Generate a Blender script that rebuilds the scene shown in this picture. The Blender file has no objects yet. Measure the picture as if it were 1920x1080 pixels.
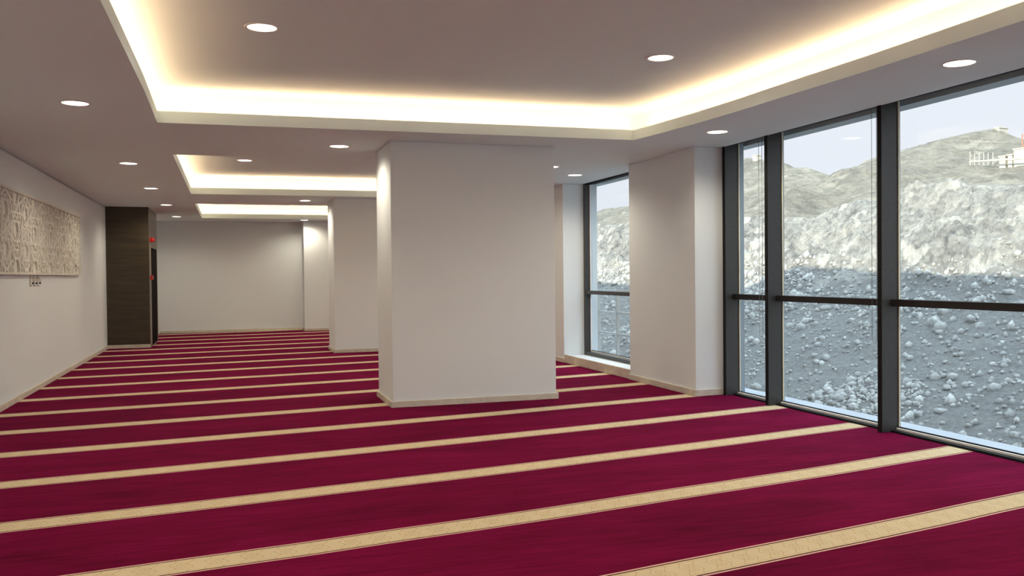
import bpy, bmesh, math, random
import numpy as np
from mathutils import Vector, Matrix
from mathutils.geometry import tessellate_polygon

S = bpy.context.scene
COL = S.collection
PI = math.pi

# ------------------------------------------------------------------ camera
CAM_H = 1.4
yaw, pitch, roll = 0.31028, -0.01529, -0.0097
cy, sy = math.cos(yaw), math.sin(yaw)
F = Vector((sy*math.cos(pitch), cy*math.cos(pitch), math.sin(pitch)))
Rt = Vector((cy, -sy, 0.0)); U = Rt.cross(F)
c, s = math.cos(roll), math.sin(roll)
R2 = c*Rt + s*U; U2 = -s*Rt + c*U
cam = bpy.data.cameras.new('camera')
cam.sensor_fit = 'HORIZONTAL'; cam.sensor_width = 36.0
cam.lens = 1644.85/1920*36.0
cam.clip_end = 2000
co = bpy.data.objects.new('camera', cam); COL.objects.link(co)
m = Matrix((R2, U2, -F)).transposed().to_4x4(); m.translation = Vector((0, 0, CAM_H))
co.matrix_world = m
S.camera = co

# ------------------------------------------------------------------ view, world, sun
S.view_settings.view_transform = 'Standard'; S.view_settings.look = 'None'
S.view_settings.exposure = 0.0; S.view_settings.gamma = 1.0
S.view_settings.use_curve_mapping = False

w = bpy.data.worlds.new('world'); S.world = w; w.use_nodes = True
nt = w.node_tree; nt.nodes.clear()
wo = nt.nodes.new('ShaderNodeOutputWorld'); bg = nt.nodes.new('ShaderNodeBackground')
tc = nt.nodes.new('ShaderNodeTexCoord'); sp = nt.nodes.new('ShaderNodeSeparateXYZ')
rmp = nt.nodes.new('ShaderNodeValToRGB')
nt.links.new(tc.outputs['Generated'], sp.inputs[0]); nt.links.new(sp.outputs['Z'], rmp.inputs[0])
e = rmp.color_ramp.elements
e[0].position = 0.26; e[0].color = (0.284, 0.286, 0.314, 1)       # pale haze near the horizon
e[1].position = 0.55; e[1].color = (0.72, 0.87, 1.02, 1)          # unseen overhead sky, brightened to light the hall and slope
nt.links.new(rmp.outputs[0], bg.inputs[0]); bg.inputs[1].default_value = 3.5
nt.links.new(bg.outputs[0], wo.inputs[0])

ROOF_Z = 16.6           # height of the building's roof edge, which shades the lower slope
SUN_DIR = Vector((0.80, 0.45, -0.344)).normalized()      # travels out from behind the building
sun = bpy.data.lights.new('sun', 'SUN'); sun.energy = 8.3; sun.angle = math.radians(0.6); sun.color = (1.0, 0.91, 0.76)
so = bpy.data.objects.new('sun', sun); COL.objects.link(so)
so.rotation_euler = SUN_DIR.to_track_quat('-Z', 'Y').to_euler(); so.location = (-20, -10, 30)

H = 2.828          # soffit height
XL = -2.35         # left wall
XG = 5.54          # glass plane
TRAY = 3.15        # raised ceiling

# ------------------------------------------------------------------ material helpers
def mat(name, color=(0.8, 0.8, 0.8), rough=0.5, metal=0.0, spec=0.5):
    m = bpy.data.materials.new(name); m.use_nodes = True
    b = m.node_tree.nodes['Principled BSDF']
    b.inputs['Base Color'].default_value = (*color, 1); b.inputs['Roughness'].default_value = rough
    b.inputs['Metallic'].default_value = metal; b.inputs['Specular IOR Level'].default_value = spec
    return m
def N(m, t, **kw):
    n = m.node_tree.nodes.new(t)
    for k, v in kw.items(): setattr(n, k, v)
    return n
def L(m, a, b): m.node_tree.links.new(a, b)
def P(m): return m.node_tree.nodes['Principled BSDF']
def math_n(m, op, a, b=None, c=None, clamp=False):
    n = N(m, 'ShaderNodeMath', operation=op); n.use_clamp = clamp
    for i, v in enumerate((a, b, c)):
        if v is None: continue
        if isinstance(v, (int, float)): n.inputs[i].default_value = v
        else: L(m, v, n.inputs[i])
    return n.outputs[0]
def objco(m, scale=(1, 1, 1)):
    t = N(m, 'ShaderNodeTexCoord'); mp = N(m, 'ShaderNodeMapping'); mp.inputs['Scale'].default_value = scale
    L(m, t.outputs['Object'], mp.inputs[0]); return mp.outputs[0]
def noise(m, vec, scale, detail=4, rough=0.5, dist=0.0):
    n = N(m, 'ShaderNodeTexNoise'); L(m, vec, n.inputs['Vector'])
    n.inputs['Scale'].default_value = scale; n.inputs['Detail'].default_value = detail
    n.inputs['Roughness'].default_value = rough; n.inputs['Distortion'].default_value = dist
    return n.outputs['Fac']
def ramp(m, fac, stops):
    r = N(m, 'ShaderNodeValToRGB'); L(m, fac, r.inputs[0]); el = r.color_ramp.elements
    while len(el) < len(stops): el.new(0.5)
    for e_, (p, c_) in zip(el, stops): e_.position = p; e_.color = (*c_, 1)
    return r.outputs[0]
def mix(m, fac, a, b, mode='MIX'):
    n = N(m, 'ShaderNodeMix', data_type='RGBA'); n.blend_type = mode
    for i, v in ((0, fac), (6, a), (7, b)):
        if isinstance(v, (int, float)): n.inputs[i].default_value = v
        elif isinstance(v, tuple): n.inputs[i].default_value = (*v, 1)
        else: L(m, v, n.inputs[i])
    return n.outputs[2]
def bump(m, h, strength, dist=0.01):
    b = N(m, 'ShaderNodeBump'); b.inputs['Strength'].default_value = strength; b.inputs['Distance'].default_value = dist
    L(m, h, b.inputs['Height']); L(m, b.outputs[0], P(m).inputs['Normal'])

# paint
def paint(name, c1, c2, rough=0.75):
    m = mat(name, c1, rough, spec=0.3); v = objco(m)
    L(m, mix(m, noise(m, v, 0.9, 3), c1, c2), P(m).inputs['Base Color'])
    bump(m, noise(m, v, 180, 3), 0.06, 0.002)
    return m
M_WALL = paint('wall_paint', (0.78, 0.825, 0.85), (0.75, 0.795, 0.82))
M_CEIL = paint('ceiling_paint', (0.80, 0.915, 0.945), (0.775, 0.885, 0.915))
# travertine skirting
M_TRAV = mat('travertine', (0.6, 0.55, 0.46), 0.45); v = objco(M_TRAV)
L(M_TRAV, ramp(M_TRAV, noise(M_TRAV, v, 9, 6, 0.6, 0.6), [(0.3, (0.56, 0.51, 0.43)), (0.7, (0.70, 0.65, 0.56))]), P(M_TRAV).inputs['Base Color'])
# dark anodised frames
M_FRAME = mat('dark_anodised', (0.085, 0.085, 0.085), 0.42, 0.4); v = objco(M_FRAME)
L(M_FRAME, ramp(M_FRAME, noise(M_FRAME, v, 40, 2), [(0.3, (0.050, 0.049, 0.047)), (0.7, (0.062, 0.060, 0.057))]), P(M_FRAME).inputs['Base Color'])
M_BLACK = mat('black_gasket', (0.010, 0.010, 0.011), 0.7, spec=0.15)
M_ALU = mat('pale_aluminium', (0.86, 0.86, 0.84), 0.5, 0.0)
M_LEDGE = mat('outer_ledge_metal', (0.42, 0.46, 0.52), 0.5, 0.1)
M_LINTEL = mat('outer_lintel', (0.48, 0.53, 0.55), 0.6)
# glass: real pane, thin
M_GLASS = bpy.data.materials.new('window_glass'); M_GLASS.use_nodes = True
g = M_GLASS.node_tree; g.nodes.clear()
go = g.nodes.new('ShaderNodeOutputMaterial'); gt = g.nodes.new('ShaderNodeBsdfTransparent'); gg = g.nodes.new('ShaderNodeBsdfGlossy')
gf = g.nodes.new('ShaderNodeLayerWeight'); gm = g.nodes.new('ShaderNodeMixShader')
gt.inputs[0].default_value = (0.92, 0.945, 0.94, 1); gg.inputs['Roughness'].default_value = 0.02; gf.inputs[0].default_value = 0.5; gp = g.nodes.new('ShaderNodeMath'); gp.operation = 'POWER'; gp.inputs[1].default_value = 5.0; ga = g.nodes.new('ShaderNodeMath'); ga.operation = 'MULTIPLY_ADD'; ga.inputs[1].default_value = 0.4; ga.inputs[2].default_value = 0.015
g.links.new(gf.outputs['Facing'], gp.inputs[0]); g.links.new(gp.outputs[0], ga.inputs[0]); g.links.new(ga.outputs[0], gm.inputs[0]); g.links.new(gt.outputs[0], gm.inputs[1]); g.links.new(gg.outputs[0], gm.inputs[2]); g.links.new(gm.outputs[0], go.inputs[0])
# wood
M_WOOD = mat('dark_walnut', (0.05, 0.04, 0.02), 0.42)
v = objco(M_WOOD, (1.0, 1.0, 16.0))
n1 = noise(M_WOOD, v, 1.6, 8, 0.65, 0.35); n2 = noise(M_WOOD, objco(M_WOOD, (3, 3, 120)), 2.0, 3)
cw = ramp(M_WOOD, n1, [(0.30, (0.026, 0.018, 0.008)), (0.5, (0.050, 0.035, 0.017)), (0.72, (0.082, 0.058, 0.028))])
L(M_WOOD, mix(M_WOOD, math_n(M_WOOD, 'MULTIPLY', n2, 0.45), cw, (0.028, 0.02, 0.011)), P(M_WOOD).inputs['Base Color'])
bump(M_WOOD, n2, 0.15, 0.002)
M_SIDE = mat('grey_laminate', (0.16, 0.14, 0.115), 0.35)
M_DOORDARK = mat('doorway_dark', (0.006, 0.003, 0.002), 0.9, spec=0.05)  # near-black colour stands for the unlit space through the open doorway
M_RED = mat('red_plastic', (0.45, 0.008, 0.008), 0.3)
M_STRIP = mat('steel_edge', (0.42, 0.38, 0.33), 0.4, 0.5)
M_RELIEF = mat('relief_plaster', (0.74, 0.71, 0.63), 0.7); v = objco(M_RELIEF)
L(M_RELIEF, ramp(M_RELIEF, noise(M_RELIEF, v, 3, 3), [(0.3, (0.72, 0.705, 0.64)), (0.7, (0.78, 0.765, 0.70))]), P(M_RELIEF).inputs['Base Color'])
M_PANELEDGE = mat('relief_edge', (0.70, 0.67, 0.60), 0.6)
M_HOOK = mat('beige_metal', (0.52, 0.49, 0.41), 0.4, 0.2)
M_WHITEP = mat('white_trim_ring', (0.8, 0.78, 0.74), 0.4)
def emis(name, color, strength):
    m = mat(name, (0.8, 0.8, 0.8)); b = P(m)
    b.inputs['Emission Color'].default_value = (*color, 1); b.inputs['Emission Strength'].default_value = strength
    return m
M_LAMP = emis('lamp_diffuser', (1.0, 0.93, 0.80), 6.0)
M_LED = emis('led_strip', (1.0, 0.75, 0.42), 3.0)

# ---- carpet
SP, Y0, SW = 1.17829, 5.73859, 0.2423
M_CARPET = mat('prayer_carpet', (0.2, 0.01, 0.04), 0.95, spec=0.1)
mm = M_CARPET; tco = N(mm, 'ShaderNodeTexCoord'); sx = N(mm, 'ShaderNodeSeparateXYZ'); L(mm, tco.outputs['Object'], sx.inputs[0])
X, Y = sx.outputs['X'], sx.outputs['Y']
bend = math_n(mm, 'ADD', math_n(mm, 'MULTIPLY', X, 0.1348), math_n(mm, 'MULTIPLY', math_n(mm, 'MULTIPLY', X, X), 0.00591))
wob = math_n(mm, 'MULTIPLY', math_n(mm, 'SUBTRACT', noise(mm, objco(mm, (1, 0.7, 1)), 0.9, 1), 0.5), 0.03)
yy = math_n(mm, 'ADD', math_n(mm, 'SUBTRACT', math_n(mm, 'SUBTRACT', Y, bend), Y0), wob)
ph = math_n(mm, 'ADD', math_n(mm, 'DIVIDE', yy, SP), 0.5)
fr = math_n(mm, 'SUBTRACT', math_n(mm, 'FRACT', ph), 0.5)
dv = math_n(mm, 'MULTIPLY', fr, SP)                 # signed metres from the stripe centre
ad = math_n(mm, 'ABSOLUTE', dv)
hw = SW/2
in_stripe = math_n(mm, 'LESS_THAN', ad, hw)
in_dark = math_n(mm, 'LESS_THAN', ad, hw-0.014)
in_tan = math_n(mm, 'LESS_THAN', ad, hw-0.025)
# ornament of the stripe: chained hexagons with little knots
PER = 0.165
u = math_n(mm, 'DIVIDE', X, PER)
uf = math_n(mm, 'SUBTRACT', math_n(mm, 'FRACT', u), 0.5)
au = math_n(mm, 'ABSOLUTE', uf)
# wavy cell borders every half period, a narrow line near both edges, faint embossed knots
sgn = math_n(mm, 'SINE', math_n(mm, 'MULTIPLY', dv, 62.0))
u2 = math_n(mm, 'ADD', math_n(mm, 'DIVIDE', X, PER/2), math_n(mm, 'MULTIPLY', sgn, 0.17))
u2f = math_n(mm, 'ABSOLUTE', math_n(mm, 'SUBTRACT', math_n(mm, 'FRACT', u2), 0.5))
cell = math_n(mm, 'LESS_THAN', math_n(mm, 'MULTIPLY', u2f, PER/2), 0.0022)
edge = math_n(mm, 'LESS_THAN', math_n(mm, 'ABSOLUTE', math_n(mm, 'SUBTRACT', ad, math_n(mm, 'ADD', 0.080, math_n(mm, 'MULTIPLY', math_n(mm, 'SINE', math_n(mm, 'MULTIPLY', u, 4*PI)), 0.006)))), 0.0016)
du = math_n(mm, 'MULTIPLY', au, PER)
pa = math_n(mm, 'SUBTRACT', du, 0.013); pb = math_n(mm, 'SUBTRACT', ad, 0.026)
knot = math_n(mm, 'LESS_THAN', math_n(mm, 'ABSOLUTE', math_n(mm, 'SUBTRACT', math_n(mm, 'SQRT', math_n(mm, 'ADD', math_n(mm, 'MULTIPLY', pa, pa), math_n(mm, 'MULTIPLY', math_n(mm, 'MULTIPLY', pb, pb), 0.4))), 0.011)), 0.003)
orn = math_n(mm, 'MAXIMUM', math_n(mm, 'MAXIMUM', cell, edge), math_n(mm, 'MULTIPLY', knot, 0.45))
vs = objco(mm, (0.55, 1.6, 1))
big = noise(mm, vs, 1.1, 6, 0.66, 1.0)
streak = noise(mm, objco(mm, (0.9, 9, 1)), 2.6, 4, 0.6, 0.6)
fine = noise(mm, objco(mm), 260, 2)
red = ramp(mm, big, [(0.28, (0.052, 0.0008, 0.008)), (0.5, (0.130, 0.0016, 0.026)), (0.70, (0.200, 0.004, 0.050))])
red = mix(mm, 0.34, red, ramp(mm, streak, [(0.33, (0.070, 0.001, 0.012)), (0.62, (0.21, 0.005, 0.055))]))
red = mix(mm, 0.18, red, ramp(mm, fine, [(0.35, (0.06, 0.001, 0.01)), (0.7, (0.30, 0.008, 0.09))]))
tan_ = mix(mm, fine, (0.59, 0.49, 0.31), (0.72, 0.61, 0.42))
tan_ = mix(mm, math_n(mm, 'MULTIPLY', orn, 0.62), tan_, (0.40, 0.255, 0.085))
strp = mix(mm, in_dark, (0.72, 0.46, 0.38), (0.055, 0.006, 0.010))
strp = mix(mm, in_tan, strp, tan_)
L(mm, mix(mm, in_stripe, red, strp), P(mm).inputs['Base Color'])
P(mm).inputs['Sheen Weight'].default_value = 0.02; P(mm).inputs['Specular IOR Level'].default_value = 0.02; P(mm).inputs['Sheen Roughness'].default_value = 0.4
P(mm).inputs['Sheen Tint'].default_value = (0.75, 0.30, 0.55, 1)
hgt = math_n(mm, 'ADD', math_n(mm, 'MULTIPLY', fine, 0.35), math_n(mm, 'ADD', math_n(mm, 'MULTIPLY', streak, 0.8), math_n(mm, 'MULTIPLY', orn, -0.3)))
bump(mm, hgt, 0.5, 0.006)

# ------------------------------------------------------------------ mesh helpers
def obj(name, bm, m, parent=None, smooth=False):
    me = bpy.data.meshes.new(name); bm.to_mesh(me); bm.free()
    if smooth:
        for p_ in me.polygons: p_.use_smooth = True
    for mt in (m if isinstance(m, (list, tuple)) else [m]): me.materials.append(mt)
    o = bpy.data.objects.new(name, me); COL.objects.link(o)
    if parent is not None: o.parent = parent
    return o
def struct(name, bm, m, parent=None):
    o = obj(name, bm, m, parent)
    if parent is None: o['kind'] = 'structure'
    return o
def tag(o, label, cat, group=None, kind=None):
    o['label'] = label; o['category'] = cat
    if group: o['group'] = group
    if kind: o['kind'] = kind
    return o
def empty(name, loc):
    o = bpy.data.objects.new(name, None); COL.objects.link(o); o.location = loc; o.empty_display_size = 0.1
    return o
def bx(bm, x0, x1, y0, y1, z0, z1, bev=0.0, mi=0):
    r = bmesh.ops.create_cube(bm, size=1.0); vs_ = r['verts']
    for v_ in vs_:
        v_.co = Vector(((x0+x1)/2+v_.co.x*(x1-x0), (y0+y1)/2+v_.co.y*(y1-y0), (z0+z1)/2+v_.co.z*(z1-z0)))
    fs = set(f_ for v_ in vs_ for f_ in v_.link_faces)
    for f_ in fs: f_.material_index = mi
    if bev:
        es = list(set(e_ for v_ in vs_ for e_ in v_.link_edges))
        bmesh.ops.bevel(bm, geom=es, offset=bev, segments=2, affect='EDGES', profile=0.5)
def box(*a, **k):
    bm = bmesh.new(); bx(bm, *a, **k); return bm
def lathe(bm, prof, cx=0, cy_=0, cz=0, seg=48):
    rings = []
    for r_, z_ in prof:
        if r_ <= 1e-6: rings.append([bm.verts.new((cx, cy_, cz+z_))])
        else: rings.append([bm.verts.new((cx+r_*math.cos(2*PI*i/seg), cy_+r_*math.sin(2*PI*i/seg), cz+z_)) for i in range(seg)])
    for a, b in zip(rings[:-1], rings[1:]):
        for i in range(seg):
            j = (i+1) % seg
            q = [a[i % len(a)], a[j % len(a)], b[j % len(b)], b[i % len(b)]]
            q2 = []
            for v_ in q:
                if v_ not in q2: q2.append(v_)
            if len(q2) >= 3: bm.faces.new(q2)
def tube(bm, pts, r, seg=8):
    pts = [Vector(p_) for p_ in pts]; rings = []
    n_ = len(pts)
    for i, p_ in enumerate(pts):
        t = (pts[min(i+1, n_-1)]-pts[max(i-1, 0)]).normalized()
        a = t.orthogonal().normalized() if i == 0 else (pa_ - t*pa_.dot(t)).normalized()
        pa_ = a; b = t.cross(a)
        rings.append([bm.verts.new(p_+a*r*math.cos(2*PI*k/seg)+b*r*math.sin(2*PI*k/seg)) for k in range(seg)])
    for A, B in zip(rings[:-1], rings[1:]):
        for k in range(seg): bm.faces.new((A[k], A[(k+1) % seg], B[(k+1) % seg], B[k]))
    bm.faces.new(rings[0][::-1]); bm.faces.new(rings[-1])

# ------------------------------------------------------------------ floor and carpet
YN, YF = -4.0, 23.65
struct('floor', box(-4.2, 5.75, YN-0.2, YF+0.3, -0.30, -0.012), M_TRAV)
def carpet_mesh():
    bm_ = bmesh.new(); e_ = 0.002
    XW = XL+e_
    out = [(XW, YN), (5.44, YN), (5.44, 1.84-e_), (PX-e_, 1.84-e_), (PX-e_, 3.56+e_), (5.44, 3.56+e_), (5.44, 8.836-e_), (PX-e_, 8.836-e_), (PX-e_, 14.70+e_), (5.44, 14.70+e_), (5.44, 19.4-e_), (PX-e_, 19.4-e_), (PX-e_, YF),
           (3.65+e_, YF), (3.65+e_, 23.1-e_), (1.80-e_, 23.1-e_), (1.80-e_, YF), (XW, YF), (XW, BY1+e_), (BX+e_, BY1+e_), (BX+e_, BY0-e_), (XW, BY0-e_)]
    hs = [[(a-e_, c_-e_), (a-e_, d_+e_), (b+e_, d_+e_), (b+e_, c_-e_)] for a, b, c_, d_ in COLS]
    holed(bm_, [out]+hs, 0.0)
    r_ = bmesh.ops.extrude_face_region(bm_, geom=list(bm_.faces))
    for v_ in r_['geom']:
        if isinstance(v_, bmesh.types.BMVert): v_.co.z -= 0.012
    bmesh.ops.recalc_face_normals(bm_, faces=bm_.faces)
    return bm_
PX = 5.014
BX, BY0, BY1 = -1.556, 19.05, 21.08
COLS = [(1.624, 3.472, 9.237, 10.175), (1.80, 3.65, 16.22, 17.20)]
def holed(bm, polys, z):
    bv = [bm.verts.new((x_, y_, z)) for pl in polys for x_, y_ in pl]
    for t in tessellate_polygon([[Vector((x_, y_, 0)) for x_, y_ in pl] for pl in polys]):
        try: bm.faces.new([bv[i] for i in t])
        except ValueError: pass
o = obj('carpet', carpet_mesh(), M_CARPET)
tag(o, 'crimson wall-to-wall carpet with pale gold patterned prayer-row stripes covering the floor', 'carpet')

# ------------------------------------------------------------------ ceiling with three lit trays
trays = [
    [(-0.640, 1.00), (4.30, 1.00), (4.345, 3.60), (4.350, 4.40), (4.345, 5.20), (4.318, 6.00), (4.300, 6.80), (4.262, 7.50), (4.20, 8.10), (4.135, 8.568), (-0.621, 8.683), (-0.605, 7.2), (-0.612, 5.8)],
    [(-0.618, 10.90), (4.16, 10.84), (4.16, 15.86), (-0.623, 15.92)],
    [(-0.636, 18.03), (4.10, 17.98), (4.10, 22.36), (-0.640, 22.36)],
]
def offset(poly, d):
    n_ = len(poly); out = []
    for i in range(n_):
        p0, p1, p2 = Vector(poly[i-1]), Vector(poly[i]), Vector(poly[(i+1) % n_])
        a = (p1-p0).normalized(); b = (p2-p1).normalized()
        na = Vector((a.y, -a.x)); nb = Vector((b.y, -b.x))
        k = d/(1+na.dot(nb)); out.append(tuple(p1+(na+nb)*k))
    return out
outer = [(-4.0, YN), (5.36, YN), (5.36, YF), (-4.0, YF)]
def ring(bm, p, q, zp, zq):
    n_ = len(p)
    A = [bm.verts.new((*a, zp)) for a in p]; B = [bm.verts.new((*b, zq)) for b in q]
    for i in range(n_): bm.faces.new((A[i], A[(i+1) % n_], B[(i+1) % n_], B[i]))
bm = bmesh.new()
holed(bm, [outer] + [t[::-1] for t in trays], H)
for (a, b) in zip(outer, outer[1:]+outer[:1]):       # outer rim
    bm.faces.new([bm.verts.new(q) for q in ((*a, H), (*b, H), (*b, H+0.4), (*a, H+0.4))])
LIP, LT, REC, SH = 0.108, 0.020, 0.21, 0.066
for t in trays:                                      # fascia, its top, and the shelf behind it
    ring(bm, t, t, H, H+LIP)
    t1 = offset(t, LT); ring(bm, t, t1, H+LIP, H+LIP); ring(bm, t1, t1, H+LIP, H+SH)
    t2 = offset(t, REC); ring(bm, t1, t2, H+SH, H+SH)
bmesh.ops.recalc_face_normals(bm, faces=bm.faces)
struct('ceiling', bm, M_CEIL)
for t in trays:
    bm = bmesh.new(); t2 = offset(t, REC)
    ring(bm, t2, t2, H+SH, TRAY); holed(bm, [t2], TRAY)
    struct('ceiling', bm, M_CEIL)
bm = bmesh.new(); bx(bm, -4.2, 5.36, YN-0.2, YF+0.3, H+0.42, H+0.50)          # slab above
bx(bm, 5.36, 5.60, YN-0.2, YF+0.3, 2.95, 3.02)                                # blind pocket ceiling
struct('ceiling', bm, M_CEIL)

# LED strips lying on the shelves, with their light
def led_run(a, b, root, d=0.10):
    a = Vector((*a, H+SH)); b = Vector((*b, H+SH)); t = (b-a); ln = t.length; t.normalize()
    nrm = Vector((t.y, -t.x, 0))
    mid = (a+b)/2 + nrm*d
    la = bpy.data.lights.new('cove_light', 'AREA'); la.shape = 'RECTANGLE'; la.size = ln; la.size_y = 0.03
    la.energy = COVE_W*ln; la.color = (1.0, 0.60, 0.33)
    lo = bpy.data.objects.new('cove_light', la); COL.objects.link(lo)
    z = -(Vector((0, 0, 1))*1.0 + nrm*-0.15).normalized(); x = t; y = z.cross(x).normalized()
    mt = Matrix((x, y, z)).transposed().to_4x4(); mt.translation = mid+Vector((0, 0, 0.02)); lo.matrix_world = mt
    bm_ = bmesh.new()
    for q in (0,):
        p0 = a+nrm*(d-0.006); p1 = b+nrm*(d-0.006); p2 = b+nrm*(d+0.006); p3 = a+nrm*(d+0.006)
        lo_ = [bm_.verts.new(p) for p in (p0, p1, p2, p3)]; hi = [bm_.verts.new(p+Vector((0, 0, 0.004))) for p in (p0, p1, p2, p3)]
        bm_.faces.new(hi); bm_.faces.new(lo_[::-1])
        for i in range(4): bm_.faces.new((lo_[i], lo_[(i+1) % 4], hi[(i+1) % 4], hi[i]))
    return bm_
COVE_W = 3.7
where = ['nearest large ceiling tray', 'middle ceiling tray', 'farthest ceiling tray']
for t, wh in zip(trays, where):
    root = empty('led_strip', (t[0][0], t[0][1], H+SH))
    tag(root, 'warm LED strip glowing behind the lip of the ' + wh, 'light strip', 'cove LED strips')
    if len(t) > 4: runs = [(0, 1), (1, 4), (4, 6), (6, 9), (9, 10), (10, 12), (12, 0)]
    else: runs = [(i, (i+1) % 4) for i in range(4)]
    for i, j in runs:
        q = led_run(t[i], t[j % len(t)], root)
        for v_ in q.verts: v_.co -= root.location
        obj('strip_run', q, M_LED, root)

# ------------------------------------------------------------------ downlights
def make_downlight():
    r = empty('downlight', (0, 0, 0))
    bm_ = bmesh.new(); lathe(bm_, [(0.100, -0.001), (0.102, -0.006), (0.116, -0.006), (0.122, -0.001), (0.122, 0.004), (0.100, 0.004), (0.100, -0.001)])
    obj('trim_ring', bm_, M_WHITEP, r, smooth=True)
    bm_ = bmesh.new(); lathe(bm_, [(0, -0.0035), (0.09, -0.0035), (0.1005, -0.001), (0.1005, 0.004), (0, 0.004)])
    obj('diffuser', bm_, M_LAMP, r)
    return r
DL_W = 54.0
def add_spot(x_, y_, z_, wmul=1.0):
    l_ = bpy.data.lights.new('downlight_beam', 'SPOT'); l_.energy = DL_W*wmul; l_.color = (1.0, 0.885, 0.69)
    l_.spot_size = math.radians(160); l_.spot_blend = 0.6; l_.shadow_soft_size = 0.07
    q = bpy.data.objects.new('downlight_beam', l_); COL.objects.link(q); q.location = (x_, y_, z_-0.03)
lights = [
    (0.234, 6.410, TRAY, 'left one of the two round downlights in the large near ceiling tray'),
    (3.351, 6.436, TRAY, 'right one of the two round downlights in the large near ceiling tray'),
    (4.802, 4.831, H, 'round downlight in the window-side soffit, nearest to the viewer above the big panes'),
    (4.720, 7.852, H, 'round downlight in the window-side soffit beside the white pier and narrow pane'),
    (4.749, 11.787, H, 'round downlight in the soffit in front of the tall window with the railing'),
    (4.075, 10.968, H, 'round downlight mostly hidden behind the right edge of the big column'),
    (-1.182, 7.883, H, 'first and largest downlight of the row above the left side of the hall'),
    (-1.186, 11.835, H, 'second downlight of the left row, above the relief panel'),
    (-1.186, 15.054, H, 'third downlight of the left row, in front of the walnut block'),
    (-1.178, 18.391, H, 'fourth downlight of the left row, beside the top of the walnut block'),
    (-1.179, 21.866, H, 'fifth and last downlight of the left row, near the far wall'),
    (1.155, 9.765, H, 'round downlight in the soffit just left of the big near column'),
    (0.227, 13.75, TRAY, 'small round downlight inside the middle ceiling tray'),
    (1.352, 16.891, H, 'round downlight just left of the second column'),
    (1.793, 22.72, H, 'farthest round downlight, close to the white pilaster of the far wall'),
]
proto = make_downlight()
for i, (x_, y_, z_, lab) in enumerate(lights):
    if i == 0: r = proto
    else:
        r = proto.copy(); COL.objects.link(r)
        for ch in list(proto.children):
            c_ = ch.copy(); COL.objects.link(c_); c_.parent = r
    r.location = (x_, y_, z_); tag(r, lab, 'ceiling light', 'round recessed downlights')
    add_spot(x_, y_, z_)
for x_, y_, z_ in [(-1.18, 4.2, H), (4.80, 1.8, H), (-1.18, 0.6, H), (4.8, -1.2, H), (-1.18, -2.4, H), (0.22, 3.4, TRAY), (3.2, 3.4, TRAY), (2.0, -0.6, H), (0.6, -2.6, H), (3.2, -2.6, H),
                   (3.3, 13.1, TRAY), (4.75, 15.2, H), (4.75, 18.6, H), (4.75, 22.0, H), (2.9, 20.2, TRAY), (0.2, 20.2, TRAY)]:
    r = proto.copy(); COL.objects.link(r); r.location = (x_, y_, z_)
    for ch in list(proto.children):
        c_ = ch.copy(); COL.objects.link(c_); c_.parent = r
    tag(r, 'round recessed downlight out of view of the photograph', 'ceiling light', 'downlights outside the view')
    add_spot(x_, y_, z_)

# ------------------------------------------------------------------ walls, piers, columns
bm = bmesh.new(); bx(bm, XL-0.25, XL, YN, YF, -0.012, H-0.022); bx(bm, XL-0.25, XL-0.03, YN, YF, H-0.022, H+0.42)
struct('wall_left', bm, M_WALL)
struct('wall_far', box(-4.2, 5.75, YF, YF+0.25, -0.012, H+0.42), M_WALL)
def base(name, x0, x1, y0, y1, h=0.066, parent=None):
    bm_ = bmesh.new(); bx(bm_, x0, x1, y0, y1, 0.0, h, bev=0.004)
    if parent is not None:
        for v_ in bm_.verts: v_.co -= parent.location
        return obj(name, bm_, M_TRAV, parent)
    return struct(name, bm_, M_TRAV)
base('baseboard_left', XL, XL+0.022, YN, 19.03)
base('baseboard_far', -1.7, 1.80, YF-0.022, YF)

def column(x0, x1, y0, y1, lab):
    r = empty('column', ((x0+x1)/2, (y0+y1)/2, 0))
    bm_ = box(x0, x1, y0, y1, 0, H, bev=0.006)
    for v_ in bm_.verts: v_.co -= r.location
    obj('shaft', bm_, M_WALL, r)
    k = 0.022
    bm_ = bmesh.new()
    bx(bm_, x0-k, x1+k, y0-k, y0, 0, 0.066, bev=0.004); bx(bm_, x0-k, x1+k, y1, y1+k, 0, 0.066, bev=0.004)
    bx(bm_, x0-k, x0, y0, y1, 0, 0.066, bev=0.004); bx(bm_, x1, x1+k, y0, y1, 0, 0.066, bev=0.004)
    for v_ in bm_.verts: v_.co -= r.location
    b_ = obj('skirting', bm_, M_TRAV, r); b_['label'] = 'beige stone skirting'
    tag(r, lab, 'column')
column(1.624, 3.472, 9.237, 10.175, 'large near white rectangular column standing on the carpet in the middle of the hall')
column(1.80, 3.65, 16.22, 17.20, 'second white column, farther back and half hidden behind the big one')
# pilaster at the far wall
struct('wall_far', box(1.80, 3.65, 23.1, YF, 0, H), M_WALL)
base('baseboard_far', 1.78, 3.67, 23.078, 23.1); base('baseboard_far', 1.778, 1.80, 23.078, YF)
base('baseboard_far', 3.65, 5.5, YF-0.022, YF)

# window-side piers (wall_right)
piers = [(1.84, 3.56), (8.836, 10.556), (12.97, 14.70), (19.4, YF)]
for y0, y1 in piers:
    struct('wall_right', box(PX, 5.60, y0, y1, 0, H, bev=0.005), M_WALL)
    base('baseboard_right', PX-0.022, PX, y0-0.022, y1+(0.022 if y1 < 23 else 0), 0.072)
    base('baseboard_right', PX, 5.345, y0-0.022, y0, 0.072)
    if y1 < 23: base('baseboard_right', PX, 5.345, y1, y1+0.022, 0.072)

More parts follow.
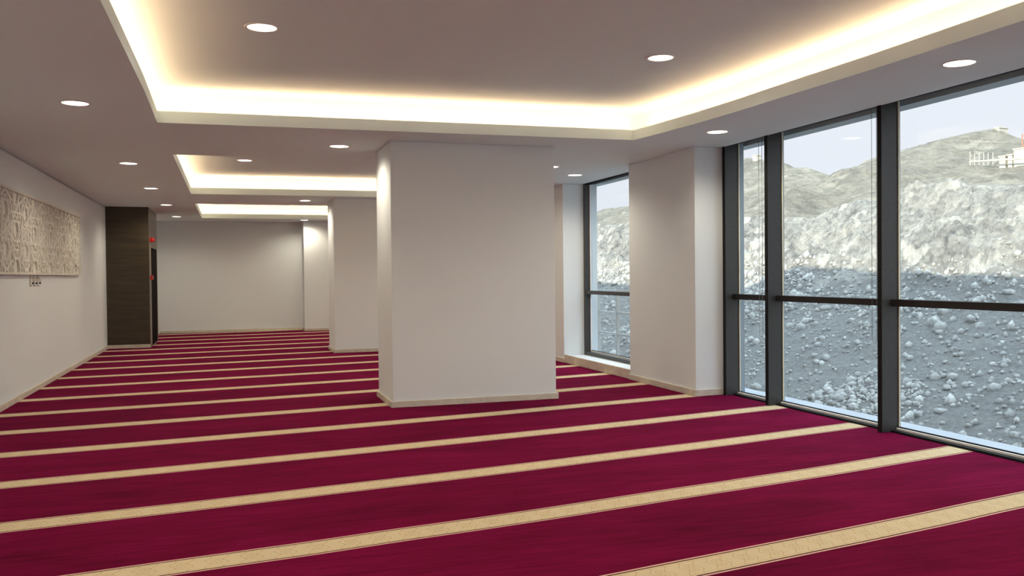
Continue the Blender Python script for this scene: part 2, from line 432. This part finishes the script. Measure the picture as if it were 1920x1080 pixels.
# ------------------------------------------------------------------ floor-to-ceiling glazing
def glazing(name, y0, y1, mulls, lab):
    """bay of full-height glazing between y0 and y1; mulls: far edges of the mullions seen from the room"""
    r = empty(name, (XG, (y0+y1)/2, 0)); r['kind'] = 'structure'
    def part(nm, bm_, mt, par=None):
        for v_ in bm_.verts: v_.co -= r.location
        return obj(nm, bm_, mt, r)
    edges = []
    for y in mulls:
        bm_ = bmesh.new(); bx(bm_, 5.350, 5.535, y-0.052, y, 0.0, H+0.12, bev=0.003); part('mullion', bm_, M_FRAME)
        bm_ = bmesh.new(); xo = 5.60 if y > 8.7 else 5.556; bx(bm_, 5.535, xo, y-0.044, y-0.012, 0.0, H+0.12); part('outer_mullion', bm_, M_OUTER)
        bm_ = bmesh.new(); bx(bm_, 5.346, 5.350, y-0.050, y-0.002, 0.0, H+0.12); part('face_gasket', bm_, M_BLACK)
        edges.append(y)
    ys = sorted(edges)
    for a, b in zip(ys[:-1], ys[1:]):
        lo, hi = a, b-0.052
        bm_ = bmesh.new(); bx(bm_, 5.445, 5.533, lo+0.0, hi, 1.094, 1.154, bev=0.003); q = part('transom', bm_, M_BLACKISH)
        bm_ = bmesh.new(); bx(bm_, 5.445, 5.500, lo, hi, 0.0, 0.017); part('sill', bm_, M_BLACK)
        bm_ = bmesh.new(); bx(bm_, 5.500, 5.522, lo, hi, 0.0, 0.034); part('sill_bead', bm_, M_ALU)
        bm_ = bmesh.new(); bx(bm_, 5.522, 5.534, lo, hi, 0.0, 0.044); bx(bm_, 5.512, 5.534, lo, hi, 2.866, 2.955); part('gasket', bm_, M_BLACK)
        bm_ = bmesh.new(); bx(bm_, 5.522, 5.532, hi-0.012, hi-0.002, 0.044, 2.868); part('edge_bead', bm_, M_BEAD)
        bm_ = bmesh.new(); bx(bm_, 5.536, 5.544, a-0.03, hi+0.03, 0.02, 2.90); part('glass', bm_, M_GLASS)
    return r
M_OUTER = mat('outer_grey_metal', (0.30, 0.34, 0.38), 0.5)
M_BLACKISH = mat('dark_transom', (0.016, 0.015, 0.015), 0.6, 0.0, spec=0.25)
M_BEAD = mat('sunlit_edge_bead', (0.85, 0.82, 0.62), 0.5)  # cream puts the sunlight on the outer frame edge into the colour
glazing('window_1', 3.56, 8.836, [8.796, 7.969, 6.286, 4.62, 3.62], '')
glazing('window_3', YN, 1.84, [1.80, 0.10, -1.60, -3.90], '')
glazing('window_4', 14.70, 19.4, [19.36, 17.7, 16.2, 14.77], '')
# outside ledge and lintel along the facade
struct('trim_1', box(5.56, 5.80, YN, YF, -0.05, 0.028), M_LEDGE)
struct('trim_2', box(5.62, 5.80, YN, YF, 2.842, 3.25), M_LINTEL)

# tall window with raised sill, between the two piers
struct('wall_right', box(5.036, 5.60, 10.556, 12.97, 0, 0.112, bev=0.006), M_WALL)
struct('baseboard_right', box(5.014, 5.036, 10.58, 12.95, 0, 0.128, bev=0.006), M_TRAV)
r2 = empty('window_2', (5.40, 11.76, 0.112)); r2['kind'] = 'structure'
def part2(nm, bm_, mt):
    for v_ in bm_.verts: v_.co -= r2.location
    return obj(nm, bm_, mt, r2)
bm = bmesh.new()
bx(bm, 5.36, 5.46, 12.90, 12.968, 0.112, H+0.0); bx(bm, 5.36, 5.46, 10.558, 10.62, 0.112, H)
bx(bm, 5.36, 5.46, 10.62, 12.90, 0.112, 0.166); part2('frame', bm, M_FRAME)
part2('head_rail', box(5.36, 5.46, 10.62, 12.90, 2.812, H), M_BLACK)
part2('transom', box(5.37, 5.458, 10.62, 12.90, 1.078, 1.135, bev=0.003), M_FRAME)
bm = bmesh.new(); bx(bm, 5.440, 5.456, 12.882, 12.90, 0.185, 2.812); bx(bm, 5.440, 5.456, 10.62, 12.90, 0.166, 0.180); part2('glazing_bead', bm, M_ALU)
part2('gasket', box(5.456, 5.462, 10.62, 12.90, 0.180, 0.190), M_BLACK)
part2('glass', box(5.463, 5.470, 10.62, 12.90, 0.166, 2.81), M_GLASS)

# end of the hall behind the viewer: glazed
wn = empty('window_5', (1.6, YN-0.1, 0)); wn['kind'] = 'structure'
for x_ in np.linspace(XL+0.03, 5.50, 6):
    bm = box(x_-0.03, x_+0.03, YN-0.18, YN, 0.0, H+0.1, bev=0.003)
    for v_ in bm.verts: v_.co -= wn.location
    obj('mullion', bm, M_FRAME, wn)
bm = box(XL, 5.53, YN-0.1, YN-0.092, 0.0, H+0.1)
for v_ in bm.verts: v_.co -= wn.location
obj('glass', bm, M_GLASS, wn)

# ------------------------------------------------------------------ blind cords
def cord(y, zb, lab):
    bm_ = bmesh.new(); x = 5.415; g_ = 0.030
    pts = [(x, y+g_, 2.94), (x, y+g_, zb+0.035)]
    pts += [(x, y+g_*math.cos(a), zb+0.035-0.030*math.sin(a)) for a in np.linspace(0.3, PI-0.3, 8)]
    pts += [(x, y-g_, zb+0.035), (x, y-g_, 2.94)]
    tube(bm_, pts, 0.0022, 6)
    o_ = obj('blind_cord', bm_, M_CORD, None, smooth=True)
    return tag(o_, lab, 'blind cord', 'blind cord loops')
M_CORD = mat('grey_cord', (0.22, 0.22, 0.23), 0.5)
cord(8.143, 0.70, 'thin looped blind cord hanging in front of the narrow leftmost pane')
cord(6.402, 0.76, 'thin looped blind cord hanging beside the mullion right of the middle pane')

# ------------------------------------------------------------------ walnut block with doorway and alarm
bm = bmesh.new(); bx(bm, XL, BX, BY0, BY0+0.04, 0.07, H, bev=0.003); struct('wall_closet', bm, M_WOOD)
bm = bmesh.new()
bx(bm, XL, BX-0.02, BY0+0.04, 19.40, 0, H); bx(bm, XL, BX-0.001, BY0+0.04, 19.42, 0, H)
bx(bm, XL, BX-0.001, 19.42, BY1-0.05, 2.03, H); bx(bm, XL, BX-0.001, BY1-0.05, BY1, 0, H)
struct('wall_closet', bm, M_SIDE)
bm = bmesh.new(); bx(bm, XL, BX-0.012, 19.42, BY1-0.05, 0.0, 2.03)
d = struct('doorway_1', bm, M_DOORDARK)  # panel painted with the darkness of the doorway
struct('trim_3', box(BX-0.004, BX+0.006, 19.36, 19.42, 0.0, 2.05), M_STRIP)
struct('baseboard_closet', box(XL, BX+0.005, BY0-0.022, BY0+0.02, 0, 0.07, bev=0.004), M_TRAV)
bm = bmesh.new(); tube(bm, [(BX+0.008, 19.26, 0.02), (BX+0.008, 19.26, 2.13)], 0.007, 8)
tag(obj('cable_conduit', bm, M_STRIP), 'thin grey conduit running down the edge of the walnut block below the red alarm', 'conduit')
r = empty('alarm_beacon', (BX, 19.26, 2.175))
bm = bmesh.new(); bx(bm, 0, 0.030, -0.045, 0.045, -0.05, 0.05, bev=0.006); obj('backplate', bm, M_RED, r)
bm = bmesh.new(); lathe(bm, [(0, -0.045), (0.040, -0.042), (0.045, -0.02), (0.045, 0.015), (0.036, 0.038), (0.018, 0.048), (0, 0.05)], 0.058, 0, 0, 24)
obj('lens', bm, M_RED, r, smooth=True)
tag(r, 'round red alarm beacon high on the corner of the walnut block', 'alarm')
r = empty('fire_call_point', (BX, 19.26, 1.41))
bm = bmesh.new(); bx(bm, 0, 0.055, -0.045, 0.045, -0.045, 0.045, bev=0.006); obj('housing', bm, M_RED, r)
bm = bmesh.new(); bx(bm, 0.055, 0.058, -0.026, 0.026, -0.026, 0.026, bev=0.001); obj('press_panel', bm, M_ALU, r)
tag(r, 'small square red fire call point on the edge of the walnut block below the beacon', 'fire alarm')

# ------------------------------------------------------------------ carved relief panel
PY0, PY1, PZ0, PZ1 = 8.7, 15.66, 1.455, 2.42
r = empty('relief_panel', (XL, (PY0+PY1)/2, (PZ0+PZ1)/2))
tag(r, 'long cream carved geometric relief panel hung on the left white wall', 'wall panel')
def rel(bm_):
    for v_ in bm_.verts: v_.co -= r.location
    return bm_
obj('back_board', rel(box(XL, XL+0.012, PY0, PY1, PZ0, PZ1)), M_RELIEF, r)
fw = 0.028
bm = bmesh.new()
bx(bm, XL, XL+0.045, PY0, PY1, PZ0, PZ0+fw); bx(bm, XL, XL+0.045, PY0, PY1, PZ1-fw, PZ1)
bx(bm, XL, XL+0.045, PY0, PY0+fw, PZ0+fw, PZ1-fw); bx(bm, XL, XL+0.045, PY1-fw, PY1, PZ0+fw, PZ1-fw)
obj('frame', rel(bm), M_PANELEDGE, r)
segs = []
def clip(a, b, x0, x1, z0, z1):
    t0, t1 = 0.0, 1.0; dx, dz = b[0]-a[0], b[1]-a[1]
    for p_, q_ in ((-dx, a[0]-x0), (dx, x1-a[0]), (-dz, a[1]-z0), (dz, z1-a[1])):
        if abs(p_) < 1e-12:
            if q_ < 0: return None
            continue
        t = q_/p_
        if p_ < 0: t0 = max(t0, t)
        else: t1 = min(t1, t)
    if t0 >= t1: return None
    return ((a[0]+dx*t0, a[1]+dz*t0), (a[0]+dx*t1, a[1]+dz*t1))
CP = 0.99
for k in range(-2, 8):
    for zi, zc in enumerate((2.157, 1.737)):
        for off in (0.0,):
            cyk = 11.75 + k*CP + off
            for (nn, st, R_, ph0) in ((10, 3, 0.36, 0.0), (10, 3, 0.19, PI/10)):
                pt = [(cyk+R_*math.cos(ph0+2*PI*i/nn+PI/2), zc+R_*math.sin(ph0+2*PI*i/nn+PI/2)) for i in range(nn)]
                for i in range(nn): segs.append((pt[i], pt[(i+st) % nn]))
    cyk = 11.75 + (k+0.5)*CP
    for zc, R_ in ((1.947, 0.36), (1.947, 0.19), (2.38, 0.22), (1.51, 0.22)):
        pt = [(cyk+R_*math.cos(2*PI*i/10), zc+R_*math.sin(2*PI*i/10)) for i in range(10)]
        for i in range(10): segs.append((pt[i], pt[(i+3) % 10]))
bm = bmesh.new(); seen = 0
for a, b in segs:
    q = clip(a, b, PY0+fw, PY1-fw, PZ0+fw, PZ1-fw)
    if not q: continue
    (ya, za), (yb, zb) = q; ln = math.hypot(yb-ya, zb-za)
    if ln < 0.02: continue
    ty, tz = (yb-ya)/ln, (zb-za)/ln; ny, nz = -tz, ty; hw_ = 0.014
    x0, x1 = XL+0.010, XL+0.040 - 0.0015*(seen % 7); seen += 1
    v8 = [bm.verts.new((x, ya+(0 if e_ == 0 else ln*ty)+s_*ny*hw_, za+(0 if e_ == 0 else ln*tz)+s_*nz*hw_)) for x in (x0, x1) for e_, s_ in ((0, -1), (0, 1), (1, 1), (1, -1))]
    for f_ in ((3, 2, 1, 0), (4, 5, 6, 7), (0, 1, 5, 4), (1, 2, 6, 5), (2, 3, 7, 6), (3, 0, 4, 7)): bm.faces.new([v8[i] for i in f_])
bmesh.ops.recalc_face_normals(bm, faces=bm.faces)
obj('strapwork', rel(bm), M_RELIEF, r)

# small hooks below the panel
def hook():
    q = empty('wall_hook', (0, 0, 0))
    bm_ = bmesh.new(); bx(bm_, 0, 0.012, -0.03, 0.03, -0.065, 0.065, bev=0.004); obj('backplate', bm_, M_HOOK, q)
    bm_ = bmesh.new(); tube(bm_, [(0.008, 0.01, 0.035), (0.024, 0.01, 0.03), (0.034, 0.01, 0.012), (0.036, 0.01, -0.012), (0.032, 0.01, -0.028)], 0.007, 8)
    obj('peg', bm_, M_HOOK, q, smooth=True)
    bm_ = bmesh.new(); lathe(bm_, [(0, -0.014), (0.011, -0.008), (0.012, 0.004), (0, 0.012)], 0.032, 0.01, -0.034, 12)
    tip = obj('tip', bm_, M_BLACK, q, smooth=True); tip['label'] = 'dark round tip'
    bm_ = bmesh.new(); bx(bm_, 0, 0.03, -0.034, -0.014, -0.075, -0.06, bev=0.003); obj('foot', bm_, M_HOOK, q)
    return q
hk = hook()
labs = ['beige metal wall hook under the relief panel, the one nearest the viewer', 'beige metal wall hook under the relief panel, middle of the three', 'beige metal wall hook under the relief panel, the one farthest along the wall']
for i, (y, lb) in enumerate(zip((12.08, 12.29, 12.50), labs)):
    if i == 0: q = hk
    else:
        q = hk.copy(); COL.objects.link(q)
        for ch in list(hk.children):
            c_ = ch.copy(); COL.objects.link(c_); c_.parent = q
    q.location = (XL, y, 1.385); tag(q, lb, 'hook', 'beige hooks below the relief panel')

# ------------------------------------------------------------------ outside: building body, railing
M_FACADE = mat('facade', (0.55, 0.53, 0.50), 0.8)
struct('wall_upper_storeys', box(-14, 5.78, -45, 36.5, 3.26, ROOF_Z), M_FACADE)
struct('wall_upper_storeys', box(-14, 5.78, 36.5, 90, 3.26, ROOF_Z-3.9), M_FACADE)
struct('wall_lower_storeys', box(-14, 5.74, -45, 90, -10.0, -0.32), M_FACADE)
M_RAIL = mat('grey_railing', (0.50, 0.49, 0.46), 0.45, 0.3)
r = empty('balcony_railing', (5.95, 13.2, -0.05))
tag(r, 'grey metal balcony railing outside the tall window', 'railing')
def rl(bm_):
    for v_ in bm_.verts: v_.co -= r.location
    return bm_
for z_ in (1.12, 0.765, 0.42):
    bm = bmesh.new(); bx(bm, 5.93, 5.97, 10.6, 15.6, z_-0.016, z_+0.016, bev=0.004); obj('rail', rl(bm), M_RAIL, r)
for y_ in (10.75, 11.85, 12.97, 13.73, 14.6, 15.5):
    bm = bmesh.new(); bx(bm, 5.925, 5.975, y_-0.012, y_+0.036, -0.05, 1.12, bev=0.003); obj('post', rl(bm), M_RAIL, r)
struct('trim_4', box(5.74, 6.25, 10.3, 16.0, -0.30, -0.05), M_LEDGE)

# ------------------------------------------------------------------ outside: quarry hillside
rng = np.random.RandomState(7)
def vnoise(x, y, seed=0):
    xi = np.floor(x).astype(np.int64); yi = np.floor(y).astype(np.int64); xf = x-xi; yf = y-yi
    def h(a, b):
        n_ = (a*374761393 + b*668265263 + seed*1442695041) & 0x7fffffff
        n_ = ((n_ ^ (n_ >> 13))*1274126177) & 0x7fffffff
        return ((n_ ^ (n_ >> 16)) & 0xffff)/65535.0
    u_ = xf*xf*(3-2*xf); v_ = yf*yf*(3-2*yf)
    return (h(xi, yi)*(1-u_)+h(xi+1, yi)*u_)*(1-v_)+(h(xi, yi+1)*(1-u_)+h(xi+1, yi+1)*u_)*v_
def fbm(x, y, oct_=5, seed=0, ridge=False, gain=0.5):
    a = 1.0; t = np.zeros_like(x); nrm = 0
    for i in range(oct_):
        n_ = vnoise(x*2**i, y*2**i, seed+i*17)*2-1
        if ridge: n_ = 1-2*np.abs(n_)
        t += a*n_; nrm += a; a *= gain
    return t/nrm
AZD = 80.0; AZ = math.radians(AZD)
DV = np.array([math.sin(AZ), math.cos(AZ)]); LV = np.array([math.cos(AZ), -math.sin(AZ)])   # depth / lateral axes of the slope
def grid_obj(name, s, t, z, m, xmin=13.0, kind='structure'):
    ns, nt_ = s.shape
    x_ = DV[0]*t + LV[0]*s; y_ = DV[1]*t + LV[1]*s
    co_ = np.stack([x_, y_, z], -1).reshape(-1, 3)
    idx = np.arange(ns*nt_).reshape(ns, nt_)
    f_ = np.stack([idx[:-1, :-1], idx[1:, :-1], idx[1:, 1:], idx[:-1, 1:]], -1).reshape(-1, 4)
    f_ = f_[(co_[f_][:, :, 0] > xmin).all(1)]
    used = np.unique(f_); rem = np.full(len(co_), -1); rem[used] = np.arange(len(used)); co_ = co_[used]; f_ = rem[f_]
    me = bpy.data.meshes.new(name); me.vertices.add(len(co_)); me.vertices.foreach_set('co', co_.ravel())
    me.loops.add(f_.size); me.loops.foreach_set('vertex_index', f_.ravel())
    me.polygons.add(len(f_)); me.polygons.foreach_set('loop_start', np.arange(0, f_.size, 4)); me.polygons.foreach_set('loop_total', np.full(len(f_), 4))
    me.update(calc_edges=True); me.materials.append(m)
    o_ = bpy.data.objects.new(name, me); COL.objects.link(o_); o_['kind'] = kind
    return o_
def table(az_el, t_at):       # heights of a crest standing at depth t_at
    s_ = [t_at*math.tan(math.radians(a-AZD)) for a, e_ in az_el]
    z_ = [1.4+e_*t_at/math.cos(math.radians(a-AZD)) for a, e_ in az_el]
    return s_, z_
TC = 56.0
near_s, near_z = table([(5, 0.05), (18, 0.05), (23.0, 0.0522), (24.4, 0.0537), (25.4, 0.0546), (29, 0.056), (32.45, 0.0603), (33.9, 0.062), (35.0, 0.0579), (36.0, 0.0586), (36.6, 0.0548), (38.05, 0.0683),
                        (39.2, 0.0744), (40.3, 0.0747), (41.7, 0.0798), (42.7, 0.0883), (43.5, 0.0903), (45, 0.0889), (46.4, 0.0848), (48.1, 0.0841), (52, 0.086), (58, 0.08), (66, 0.07)], TC)
# rock materials
def rock(name, pale, mid_, dark, sc, bstr, bdist, scree=None, zs=0.0):
    # pale, broken stone with darker weathered patches; below zs it turns to dusty scree
    m = mat(name, mid_, 0.9, spec=0.2); v = objco(m)
    n_ = noise(m, v, 0.20*sc, 9, 0.66); n2_ = noise(m, v, 1.3*sc, 9, 0.72)
    vo = N(m, 'ShaderNodeTexVoronoi', feature='F1'); L(m, v, vo.inputs['Vector']); vo.inputs['Scale'].default_value = 0.9*sc
    vo2 = N(m, 'ShaderNodeTexVoronoi', feature='F1'); L(m, v, vo2.inputs['Vector']); vo2.inputs['Scale'].default_value = 3.1*sc
    sep = N(m, 'ShaderNodeSeparateColor'); L(m, vo2.outputs['Color'], sep.inputs[0])
    col_ = ramp(m, n_, [(0.38, dark), (0.49, mid_), (0.58, pale)])
    col_ = mix(m, 0.5, col_, ramp(m, n2_, [(0.40, dark), (0.5, mid_), (0.58, pale)]))
    col_ = mix(m, 0.22, col_, ramp(m, sep.outputs[0], [(0.2, dark), (0.8, pale)]))
    vein = noise(m, objco(m, (1.0, 1.0, 0.35)), 0.5*sc, 6, 0.6)
    col_ = mix(m, math_n(m, 'MULTIPLY', ramp(m, vein, [(0.56, (0, 0, 0)), (0.61, (1, 1, 1))]), 0.65), col_, tuple(min(1, q*1.25) for q in pale))
    h1 = math_n(m, 'ADD', math_n(m, 'MULTIPLY', vo.outputs['Distance'], 0.8), math_n(m, 'MULTIPLY', vo2.outputs['Distance'], 0.5))
    h1 = math_n(m, 'ADD', h1, noise(m, v, 2.2*sc, 9, 0.75))
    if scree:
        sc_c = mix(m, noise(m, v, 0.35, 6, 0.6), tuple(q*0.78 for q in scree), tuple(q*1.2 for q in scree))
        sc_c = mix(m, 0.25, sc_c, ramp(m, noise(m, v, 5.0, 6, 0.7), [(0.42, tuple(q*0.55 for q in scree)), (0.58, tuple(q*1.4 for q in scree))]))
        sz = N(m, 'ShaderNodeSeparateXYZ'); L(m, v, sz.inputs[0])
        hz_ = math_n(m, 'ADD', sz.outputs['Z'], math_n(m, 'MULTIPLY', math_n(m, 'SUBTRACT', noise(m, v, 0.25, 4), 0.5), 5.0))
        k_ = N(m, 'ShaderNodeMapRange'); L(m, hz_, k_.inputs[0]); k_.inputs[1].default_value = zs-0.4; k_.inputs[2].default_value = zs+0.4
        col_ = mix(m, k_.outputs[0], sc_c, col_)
    L(m, col_, P(m).inputs['Base Color'])
    bump(m, h1, bstr, bdist)
    return m
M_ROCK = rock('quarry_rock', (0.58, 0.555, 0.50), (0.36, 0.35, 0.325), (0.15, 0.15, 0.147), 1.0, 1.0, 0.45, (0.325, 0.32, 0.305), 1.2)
M_RUB = rock('rubble_stone', (0.46, 0.45, 0.425), (0.35, 0.345, 0.33), (0.24, 0.24, 0.23), 2.0, 0.6, 0.08)
M_HILL = rock('far_hill', (0.54, 0.50, 0.42), (0.39, 0.365, 0.31), (0.23, 0.22, 0.19), 0.45, 1.0, 2.0)  # lighter tones carry distance haze in the rock colour
M_GRND = rock('pit_floor', (0.27, 0.265, 0.25), (0.235, 0.23, 0.22), (0.20, 0.195, 0.19), 0.8, 0.5, 0.1)

ss = np.linspace(-175, 30, 1000); tt = np.concatenate([np.linspace(20, 34, 30), np.linspace(34, 60, 330)[1:], np.linspace(60, 75, 30)[1:]])
Sg, Tg = np.meshgrid(ss, tt, indexing='ij')
def near_height(Sg, Tg):
    crest = np.interp(Sg, near_s, near_z)
    warp = 1.1*fbm(Sg*0.11, Tg*0.11, 3, 5)
    tq = Tg + warp*np.clip((Tg-30)/8, 0, 1)*np.clip((58-Tg)/6, 0, 1)
    # profile: pit floor, rubble fan, cliff, crest
    kt = [10, 29, 36, 49.0, 55.0, 90]
    low = np.interp(tq, kt[:4], [-8.6, -8.4, -5.3, 1.1])
    f_ = np.clip((tq-49.0)/(TC-49.0), 0, 1); f_ = f_**0.85
    z = np.where(tq < 49.0, low, 1.1+(crest-1.1)*f_)
    z = np.where(Tg > TC, crest-0.10*(Tg-TC), z)
    cl = np.clip((tq-46)/4, 0, 1)*np.clip((TC-Tg)/1.0, 0, 1)
    z += cl*(1.15*fbm(Sg*0.22+Tg*0.2, Tg*0.45, 6, 11, ridge=True)+0.35*fbm(Sg*1.6+Tg, Tg*1.4, 3, 23, ridge=True))
    z += (1-cl)*np.clip((Tg-28)/6, 0, 1)*(0.30*fbm(Sg*0.22, Tg*0.3, 4, 31)+0.10*fbm(Sg*1.3, Tg*1.3, 3, 41, ridge=True))
    z += cl*0.10*fbm(Sg*4.0, Tg*5.0, 3, 61, ridge=True)
    z += np.clip((Tg-TC+1.5), 0, 1)*0.12*fbm(Sg*0.9, Tg*0.9, 3, 51)
    return z
Zg = near_height(Sg, Tg)
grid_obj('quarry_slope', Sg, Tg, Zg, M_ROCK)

TF = 125.0
sky_s, sky_z = table([(5, 0.055), (14, 0.06), (20, 0.062), (22.96, 0.0674), (23.8, 0.0732), (24.4, 0.0742), (25.4, 0.0756), (28, 0.095), (30.5, 0.118), (32.5, 0.1236), (32.8, 0.1257), (33.93, 0.1231), (34.92, 0.1194), (35.3, 0.1168), (35.5, 0.1126),
                      (36.3, 0.1125), (36.55, 0.1111), (38.15, 0.0995), (39.06, 0.0999), (40.26, 0.1011), (41.73, 0.1047), (42.25, 0.1091), (42.74, 0.1141), (43.73, 0.1217), (44.71, 0.1323), (45.4, 0.1389), (46.21, 0.1403), (46.69, 0.1407),
                      (47.54, 0.1315), (48.06, 0.1275), (50, 0.115), (54, 0.10), (60, 0.09), (68, 0.07)], TF)
s2 = np.linspace(-420, 60, 900); t2_ = np.concatenate([np.linspace(64, 127, 200), np.linspace(127, 150, 20)[1:]])
S2, T2 = np.meshgrid(s2, t2_, indexing='ij')
cr = np.interp(S2, sky_s, sky_z)
f2 = np.clip((T2-62)/(TF-62), 0, 1)
z2 = cr*f2**np.interp(S2, [-150, -105], [1.8, 0.75])
z2 = np.where(T2 > TF, cr-0.4*(T2-TF), z2)
amp = np.clip(f2*3, 0, 1)*np.clip((TF-T2)/14, 0.06, 1)
z2 += amp*(2.3*fbm(S2*0.035+T2*0.02, T2*0.03, 5, 71, ridge=True)+0.6*fbm(S2*0.25, T2*0.2, 4, 81, ridge=True))
grid_obj('hill', S2, T2, z2, M_HILL, 24.0)
# ground between the building and the slope
bm = bmesh.new(); bx(bm, 5.8, 95, -70, 110, -9.4, -8.75); struct('ground', bm, M_GRND)

# loose rubble on the slope: uncountable
def rubble():
    base_ = bmesh.new(); bmesh.ops.create_icosphere(base_, subdivisions=1, radius=1.0)
    bv_ = np.array([v_.co[:] for v_ in base_.verts]); bf = np.array([[v_.index for v_ in f_.verts] for f_ in base_.faces]); base_.free()
    n_ = 70000
    s_ = rng.uniform(-75, -5, n_); t_ = rng.uniform(33, 49.5, n_)
    dens = fbm(s_*0.16, t_*0.22, 3, 91)
    keep = (((dens > rng.uniform(-0.10, 0.60, n_)) & (rng.rand(n_) < 0.55)) | (rng.rand(n_) < 0.07)) & (DV[0]*t_+LV[0]*s_ > 14); s_, t_ = s_[keep], t_[keep]; n_ = len(s_)
    z_ = near_height(s_, t_)
    r_ = 0.05+0.26*rng.rand(n_)**9+0.09*rng.rand(n_)
    V = bv_[None]*(1+rng.uniform(-0.42, 0.35, (n_, len(bv_), 1)))*r_[:, None, None]*rng.uniform(0.6, 1.25, (n_, 1, 3))
    a_ = rng.uniform(0, 6.28, n_); ca, sa = np.cos(a_), np.sin(a_)
    x2 = V[..., 0]*ca[:, None]-V[..., 1]*sa[:, None]; y2 = V[..., 0]*sa[:, None]+V[..., 1]*ca[:, None]
    cx_ = DV[0]*t_+LV[0]*s_; cy2 = DV[1]*t_+LV[1]*s_
    V = np.stack([x2+cx_[:, None], y2+cy2[:, None], V[..., 2]+(z_+0.02)[:, None]], -1).reshape(-1, 3)
    Fc = (bf[None]+(np.arange(n_)*len(bv_))[:, None, None]).reshape(-1, 3)
    me = bpy.data.meshes.new('rubble'); me.vertices.add(len(V)); me.vertices.foreach_set('co', V.ravel())
    me.loops.add(Fc.size); me.loops.foreach_set('vertex_index', Fc.ravel())
    me.polygons.add(len(Fc)); me.polygons.foreach_set('loop_start', np.arange(0, Fc.size, 3)); me.polygons.foreach_set('loop_total', np.full(len(Fc), 3))
    me.update(calc_edges=True); me.materials.append(M_RUB)
    o_ = bpy.data.objects.new('rubble', me); COL.objects.link(o_)
    tag(o_, 'loose grey stones scattered over the shaded quarry slope outside', 'rubble', kind='stuff')
rubble()

# buildings and fence on the hill
def at(az, e_, t_):      # a point of the hill seen at azimuth az, slope e_, depth t_
    s_ = t_*math.tan(math.radians(az-AZD)); q = DV*t_+LV*s_
    return Vector((q[0], q[1], 1.4+e_*t_/math.cos(math.radians(az-AZD))))
M_WHITEB = mat('white_render', (0.50, 0.47, 0.40), 0.8)
M_REDB = mat('red_mast', (0.40, 0.16, 0.11), 0.7)
def hut(name, az0, az1, e0, e1, t_, lab, depth=5.0, cat='building', mt=None):
    a = at(az0, e0, t_); b = at(az1, e0, t_); top = at(az0, e1, t_).z
    ux = (b-a); ux.z = 0; ln = ux.length; ux.normalize(); uy = Vector((-ux.y, ux.x, 0))
    if uy.dot(Vector((DV[0], DV[1], 0))) < 0: uy = -uy
    root_ = empty(name, a); bm_ = bmesh.new(); bx(bm_, 0, ln, 0, depth, -1.5, top-a.z)
    R_ = Matrix((ux, uy, Vector((0, 0, 1)))).transposed()
    for v_ in bm_.verts: v_.co = R_ @ v_.co
    obj('walls', bm_, mt or M_WHITEB, root_)
    bm_ = bmesh.new(); bx(bm_, -0.1, ln+0.1, -0.1, depth+0.1, top-a.z, top-a.z+0.15)
    for v_ in bm_.verts: v_.co = R_ @ v_.co
    obj('roof', bm_, mt or M_WHITEB, root_)
    tag(root_, lab, cat); return root_
TB = 104.0
hut('hill_building', 47.55, 49.6, 0.1090, 0.1183, TB, 'cream flat-roofed building on the hill shelf at the right edge of the view')
hut('hill_building', 47.26, 47.48, 0.1090, 0.1130, TB, 'low cream annex attached left of the hilltop building', 3)
hut('hill_building', 46.84, 47.14, 0.1088, 0.1120, TB, 'tiny cream hut on the hill shelf, left of the larger buildings', 2)
hut('hill_building', 33.16, 33.40, 0.1225, 0.1272, 124.0, 'small square building on the far ridge above the narrow pane', 1.2)
hut('hill_building', 46.62, 46.84, 0.1385, 0.1408, 124.5, 'tiny white platform on the very top of the hill', 2)
# retaining wall of the shelf
a = at(45.35, 0.1092, TB-1.2); b = at(49.6, 0.1088, TB-1.2)
bm = bmesh.new(); tube(bm, [a, b], 0.11, 6)
tag(obj('retaining_wall', bm, M_WHITEB), 'long pale retaining wall below the buildings on the hill', 'wall')
for i, az in enumerate((45.37, 45.60, 45.83, 46.06, 46.28, 46.52)):
    p = at(az, 0.1093, TB); bm = bmesh.new(); tube(bm, [Vector((0, 0, -0.5)), Vector((0, 0, 1.0 if i else 1.3))], 0.05, 6)
    o = obj('fence_post', bm, M_WHITEB); o.location = p
    tag(o, 'pale fence post standing in the row on the hill shelf', 'post', 'fence posts on the hill shelf')
p = at(47.98, 0.115, 110.0); bm = bmesh.new(); tube(bm, [Vector((0, 0, -2)), Vector((0, 0, 2.4))], 0.08, 8)
o = obj('mast', bm, M_REDB); o.location = p; tag(o, 'reddish mast rising behind the hilltop building', 'mast')
